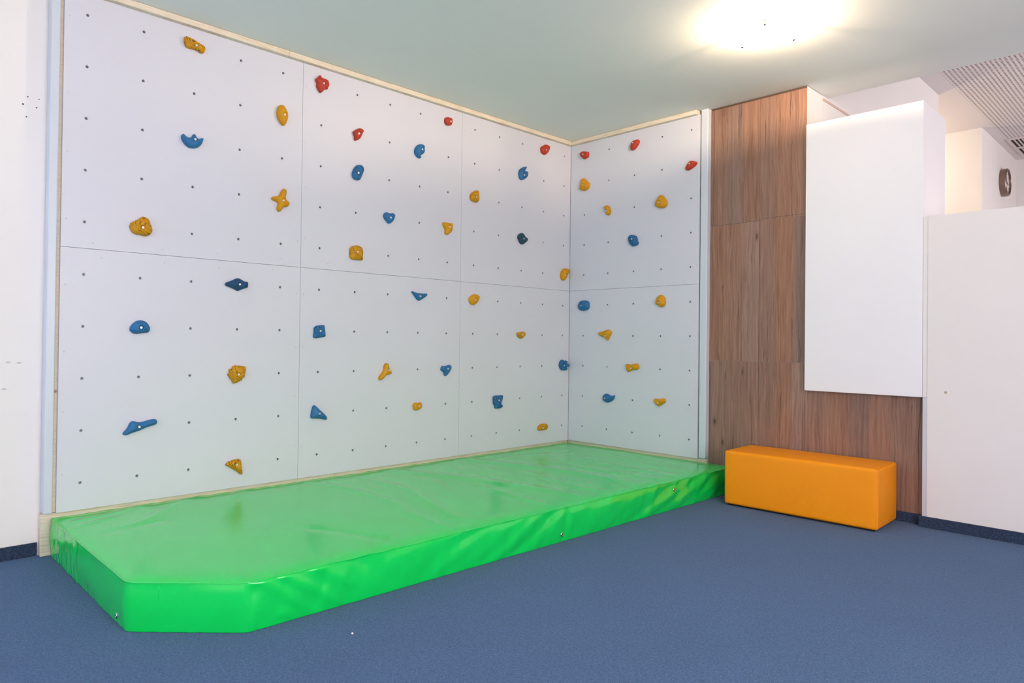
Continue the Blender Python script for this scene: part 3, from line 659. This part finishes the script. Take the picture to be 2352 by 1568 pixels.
def top_z(x, y):
    d, dl, dr_ = edge_d(x, y); d = max(d, 0)
    z = ZT - .013 * math.exp(-d / .035)
    for a, wd, L in STROKES:
        m, tt = sdist((x, y), L)
        if m < wd * 3: z += a * math.exp(-(m / wd) ** 2) * min(1, .35 + 3 * min(tt, 1 - tt)) * (1 - .6 * math.exp(-d / .03))
    # small puckers pulled in by the seam along the wall and along the front edge
    pk = noise.noise(Vector((y * 9, 1.7, 0)))
    z += .0035 * math.exp(-max(dl, 0) / .045) * noise.noise(Vector((y * 16 + x * 5, x * 3, 5)))
    z += .0030 * math.exp(-max(dr_, 0) / .05) * noise.noise(Vector((y * 13 - x * 4, x * 2, 9)))
    z += .0022 * noise.noise(Vector((x * 2.0 + y * .5, y * 3.2 + x * 1.1, 2)))
    z += .0010 * noise.noise(Vector((x * 3.0, y * 14 + x * 5, 7)))
    return z
NY, NX = 380, 120
bm = bmesh.new(); rows = []
for j in range(NY + 1):
    y = YN + (YF - YN) * j / NY
    x1 = xr(y); row = []
    for i in range(NX + 1):
        f = i / NX; f = .5 - .5 * math.cos(math.pi * f) if False else f
        x = XA + (x1 - XA) * f; row.append(bm.verts.new((x, y, top_z(x, y))))
    rows.append(row)
for a, b in zip(rows, rows[1:]):
    for i in range(NX): bm.faces.new((a[i], a[i + 1], b[i + 1], b[i]))
mat_root = tag(empty('landing_mat', (.7, -1.8, 0)), 'glossy green vinyl crash mat with a cut corner below the climbing wall', 'crash mat')
mat_root.location = (0, 0, 0)
mesh_obj('top_cover', bm, M_green, mat_root, smooth=True)
# perimeter
def loop_pts():
    P = []
    def seg(a, b, st=.0125, rows_match=False):
        n = max(2, int(math.dist(a, b) / st))
        for k in range(n): P.append((a[0] + (b[0] - a[0]) * k / n, a[1] + (b[1] - a[1]) * k / n))
    c = [(XA, YN), (xr(YN), YN), (xr(-3.395), -3.395), (xr(YF), YF), (XA, YF)]
    for a, b in zip(c, c[1:] + c[:1]): seg(a, b)
    # round corners
    for _ in range(3):
        P = [((P[i - 1][0] + 2 * P[i][0] + P[(i + 1) % len(P)][0]) / 4, (P[i - 1][1] + 2 * P[i][1] + P[(i + 1) % len(P)][1]) / 4) for i in range(len(P))]
    return P
PER = loop_pts(); NP = len(PER); S = [0]
for a, b in zip(PER, PER[1:]): S.append(S[-1] + math.dist(a, b))
CREASE = [  # creases on the front long side: y0,z0,y1,z1,amp,width
 (-3.355, .184, -3.149, .017, .010, .022), (-3.265, .179, -3.035, .022, .010, .020), (-3.139, .182, -2.98, .08, .009, .020), (-3.278, .041, -3.20, .018, .006, .012),
 (-2.95, .17, -2.80, .05, -.006, .03), (-1.70, .17, -1.74, .02, -.010, .018), (-1.70, .175, -1.69, .14, .012, .010), (-.9, .17, -.99, .02, .006, .03), (-.70, .17, -.84, .02, .008, .03),
 (-.55, .17, -.66, .02, .007, .025), (-.35, .17, -.50, .02, .007, .03), (-2.45, .17, -2.43, .1, .005, .02), (-2.12, .16, -2.16, .01, -.006, .03), (-1.35, .17, -1.42, .02, .006, .04)]
def side_off(k, z):
    x, y = PER[k]; s = S[k]; t = z / .173
    o = .007 * math.sin(math.pi * min(1, max(0, t)))
    lean = 3.5 + 4.5 * noise.noise(Vector((s * .8, 0, 0)))
    damp = min(1, (1 - t) * 6) * (.5 + .5 * min(1, t * 8))
    if x > 1.43 and y > -3.39: 
        o += damp * .0095 * noise.noise(Vector((s * 7.5 - z * lean * 4, z * 2.5, 1)))
        o += damp * .0035 * noise.noise(Vector((s * 21 - z * 9, z * 5, 4)))
        for ya, za, yb, zb, am, wd in CREASE:
            m, tt = sdist((y, z), [(ya, za), (yb, zb)]);
            if m < wd * 3: o += am * math.exp(-(m / wd) ** 2) * (1 - .5 * tt)
    elif y < -3.69 and x < .5:
        o += damp * .006 * noise.noise(Vector((s * 26, z * 6, 3)))
        o += damp * .004 * noise.noise(Vector((s * 9 + z * 8, z * 14, 6)))
    else:
        o += damp * .0035 * noise.noise(Vector((s * 4 + z * 3, z * 6, 2)))
    o += .0030 * math.exp(-z / .015) * noise.noise(Vector((s * 30, 0, 8)))
    return o
bm = bmesh.new(); cols_ = []
ZL = [0.001, .004, .01, .02, .032, .046, .06, .075, .09, .105, .12, .134, .146, .156, .164, .170]
def nrm(k):
    a = PER[k - 1]; b = PER[(k + 1) % NP]; dx, dy = b[0] - a[0], b[1] - a[1]; L = math.hypot(dx, dy); return (dy / L, -dx / L)
EDGE = []
for k in range(NP):
    nx_, ny_ = nrm(k); x, y = PER[k]; col_ = []
    free = not (x < XA + .02) and not (y > YF - .02)
    zt = top_z(min(max(x, XA), xr(max(min(y, YF), YN))), max(min(y, YF), YN))
    for z in ZL:
        zz = z * zt / .1735
        o_ = side_off(k, z) if free else 0
        col_.append(bm.verts.new((x + nx_ * o_, y + ny_ * o_, zz)))
    col_.append(bm.verts.new((x, y, zt + .0012))); EDGE.append((x + nx_ * .001, y + ny_ * .001, zt + .0006))
    col_.append(bm.verts.new((x - nx_ * .012, y - ny_ * .012, zt - .004)))
    cols_.append(col_)
for k in range(NP):
    a, b = cols_[k], cols_[(k + 1) % NP]
    for i in range(len(a) - 1): bm.faces.new((a[i], b[i], b[i + 1], a[i + 1]))
bm.faces.new([c[0] for c in reversed(cols_)])
side_o = mesh_obj('side_band', bm, M_green, mat_root, smooth=True)
bm = bmesh.new(); tube(bm, EDGE, .0026, 8, True)
mesh_obj('seam_piping', bm, M_green, mat_root, smooth=True)
def grommet(loc, rot):
    bm = bmesh.new(); lathe(bm, [(.004, .0), (.004, .002), (.0055, .0032), (.009, .0026), (.0105, 0)], 20)
    o = mesh_obj('grommet', bm, M_chrome, mat_root, loc, True, rot); o['label'] = 'silver air eyelet'
    bm = bmesh.new(); lathe(bm, [(0, .0006), (.0042, .0006)], 16); mesh_obj('grommet_hole', bm, M_black, o)
def side_x(y, z):
    k = min(range(NP), key=lambda k: abs(PER[k][1] - y) + (0 if PER[k][0] > 1.3 else 9))
    return PER[k][0] + side_off(k, z) + .0015
for y, z in ((-1.753, .040), (-.727, .125)): grommet((side_x(y, z), y, z), (0, R(90), 0))
kk = min(range(NP), key=lambda k: abs(PER[k][0] - 1.052) + (0 if PER[k][1] < -3.69 else 9))
grommet((1.052, PER[kk][1] - side_off(kk, .032) - .0015, .032), (R(90), 0, 0))
# short upright stitches on the cut corner and the near end
for (x, y, z0, z1, ex) in ((1.23, -3.612, .10, .165, (.7, -.7)), ):
    bm = bmesh.new(); kc = min(range(NP), key=lambda k: math.dist(PER[k], (x, y)))
    tube(bm, [(PER[kc][0] + nrm(kc)[0] * (side_off(kc, z) + .0002), PER[kc][1] + nrm(kc)[1] * (side_off(kc, z) + .0002), z) for z in (.12, .135, .15, .165)], .0013, 6)
    mesh_obj('side_seam', bm, M_green, mat_root, smooth=True)

# ------------------------------------------------------------------ orange bench
bench = tag(empty('upholstered_bench', (1.626, -.36, 0), (0, 0, math.atan2(.022, .905))), 'low orange leatherette bench block on the carpet beside the green mat', 'bench')
LB, DB, HB, ZB0 = .903, .365, .347, .010
bm = bmesh.new(); box(bm, (0, 0, ZB0), (LB, DB, HB), .014, 4)
bmesh.ops.subdivide_edges(bm, edges=[e for e in bm.edges if e.calc_length() > .1], cuts=24, use_grid_fill=True)
for v in bm.verts:
    x, y, z = v.co; u = min(1, max(0, x / LB)); q = min(1, max(0, y / DB)); t = min(1, max(0, (z - ZB0) / (HB - ZB0)))
    bx = math.sin(math.pi * u) ** .6 if 0 < u < 1 else 0; by = math.sin(math.pi * q) ** .6 if 0 < q < 1 else 0; bz = math.sin(math.pi * t) ** .6 if 0 < t < 1 else 0
    e = .0012 * noise.noise(Vector((x * 9, y * 9, z * 9)))
    if y < .004: v.co.y -= .007 * bx * bz + e
    if x < .004: v.co.x -= .006 * by * bz
    if x > LB - .004: v.co.x += .006 * by * bz
    if z > HB - .004: v.co.z += .004 * bx * by
    # the upright edges draw in a little at the corners
bmesh.ops.recalc_face_normals(bm, faces=bm.faces)
mesh_obj('upholstery', bm, M_orange, bench, smooth=True)
def rr(pts, name='seam'):
    bm = bmesh.new(); tube(bm, pts, .0010, 6, True); mesh_obj(name, bm, M_orange2, bench, smooth=True)
for X in (LB + .0002 - .008, .008 - .0002):
    r = .0145; P_ = []
    for cx_, cy_, a0 in ((DB - r, HB - r, 0), (r, HB - r, 90), (r, ZB0 + r, 180), (DB - r, ZB0 + r, 270)):
        for k in range(5):
            a = R(a0 + 90 * k / 4); P_.append((X, cx_ + (r - .0015) * math.cos(a), cy_ + (r - .0015) * math.sin(a)))
    rr(P_)
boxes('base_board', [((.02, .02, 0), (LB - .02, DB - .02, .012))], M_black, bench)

# ------------------------------------------------------------------ ceiling lamp
lamp = tag(empty('ceiling_lamp', (2.185, -.99, ZC)), 'lit round glass ceiling lamp held by three metal clips', 'ceiling lamp')
def lamp_mat():
    t = NT('opal_glass_lit'); t.b.inputs['Emission Color'].default_value = (1, .9, .76, 1); t.b.inputs['Emission Strength'].default_value = 6
    return t.set((1, 1, 1, 1), .25)
bm = bmesh.new()
prof = [(0, -.094), (.05, -.0925), (.09, -.0875), (.125, -.079), (.150, -.070), (.158, -.066), (.1585, -.063), (.150, -.0655), (.12, -.0745), (.08, -.0835), (.04, -.0885), (0, -.090)]
lathe(bm, prof, 48); bmesh.ops.recalc_face_normals(bm, faces=bm.faces)
dish = mesh_obj('glass_dish', bm, lamp_mat(), lamp, smooth=True)
bm = bmesh.new(); lathe(bm, [(0, 0), (.07, 0), (.07, -.006), (.066, -.010), (0, -.010)], 32); bmesh.ops.recalc_face_normals(bm, faces=bm.faces)
mesh_obj('ceiling_plate', bm, plain('lamp_plate', srgb(240, 238, 232), .4), lamp, smooth=False)
for px_, py_ in ((2.241, -1.134), (2.031, -.962), (2.266, -.869)):
    a = math.atan2(py_ + .99, px_ - 2.185); cx_, cy_ = .154 * math.cos(a), .154 * math.sin(a)
    bm = bmesh.new(); lathe(bm, [(0, 0), (.0028, 0), (.0028, -.052), (0, -.052)], 10, Matrix.Translation((cx_, cy_, 0)))
    lathe(bm, [(0, -.050), (.0065, -.050), (.0065, -.060), (.005, -.062), (.005, -.070), (.007, -.072), (.007, -.080), (.004, -.083), (0, -.083)], 14, Matrix.Translation((cx_, cy_, 0)))
    bmesh.ops.recalc_face_normals(bm, faces=bm.faces)
    mesh_obj('clip', bm, M_chrome, lamp, smooth=False)

# ------------------------------------------------------------------ wall clock in the far room
clock = tag(empty('wall_clock', (2.035, 5.605, 2.999), (0, R(90), 0)), 'round wall clock with brushed metal rim in the far room', 'clock')
M_br = plain('brushed_rim', srgb(140, 118, 108), .32, .85)
bm = bmesh.new(); lathe(bm, [(.166, 0.001), (.166, .062), (.160, .070), (.146, .072), (.143, .066), (.143, .052)], 48)
bmesh.ops.recalc_face_normals(bm, faces=bm.faces); mesh_obj('rim', bm, M_br, clock, smooth=False)
bm = bmesh.new(); lathe(bm, [(0, .050), (.145, .050), (.145, .002), (0, .002)], 48); bmesh.ops.recalc_face_normals(bm, faces=bm.faces)
mesh_obj('dial', bm, plain('clock_dial', srgb(222, 214, 210), .5), clock)
for k in range(12): boxes('hour_mark', [((.111, -.0025, .0507), (.133, .0025, .0517))], M_black, clock, rot=(0, 0, math.pi * k / 6))
for nm, L, wd, a in (('hour_hand', .07, .010, 70), ('minute_hand', .11, .007, -150)):
    boxes(nm, [((-.015, -wd / 2, .053), (L, wd / 2, .0545))], M_black, clock, rot=(0, 0, R(a)))
bm = bmesh.new(); lathe(bm, [(.006, .052), (.006, .058), (0, .058)], 12); mesh_obj('hand_cap', bm, M_chrome, clock)

# ------------------------------------------------------------------ ceiling vent in the far room
vent = tag(empty('ceiling_vent', (2.5, 5.76, ZU)), 'slotted black and white ventilation grille in the far ceiling', 'vent')
M_vent = plain('vent_white', srgb(222, 208, 204), .5)
vx0, vx1, vy0, vy1 = 2.165 - 2.5, 2.84 - 2.5, 5.30 - 5.76, 6.22 - 5.76
boxes('backing', [((vx0, vy0, -.006), (vx1, vy1, -.0005))], M_black, vent)
boxes('frame', [((vx0 - .03, vy0 - .03, -.016), (vx0, vy1 + .03, -.0005)), ((vx1, vy0 - .03, -.016), (vx1 + .03, vy1 + .03, -.0005)), ((vx0, vy0 - .03, -.016), (vx1, vy0, -.0005)), ((vx0, vy1, -.016), (vx1, vy1 + .03, -.0005)), ((vx0, -.028, -.015), (vx1, .028, -.0005))], M_vent, vent)
n = 18
for k in range(1, n):
    x = vx0 + (vx1 - vx0) * k / n
    for ya, yb in ((vy0, -.028), (.028, vy1)): boxes('slat', [((x - .0065, ya, -.014), (x + .0065, yb, -.002))], M_vent, vent)

# ------------------------------------------------------------------ a bit of lint on the carpet
def lint(loc, label):
    bm = bmesh.new(); bmesh.ops.create_icosphere(bm, subdivisions=2, radius=.0035)
    for v in bm.verts: v.co *= 1 + .4 * noise.noise(v.co * 900)
    tag(mesh_obj('lint', bm, plain('lint_white', srgb(235, 235, 235), .9), None, loc, True), label, 'lint')
lint((1.70, -3.13, .003), 'tiny white speck of lint on the carpet in front of the green mat')
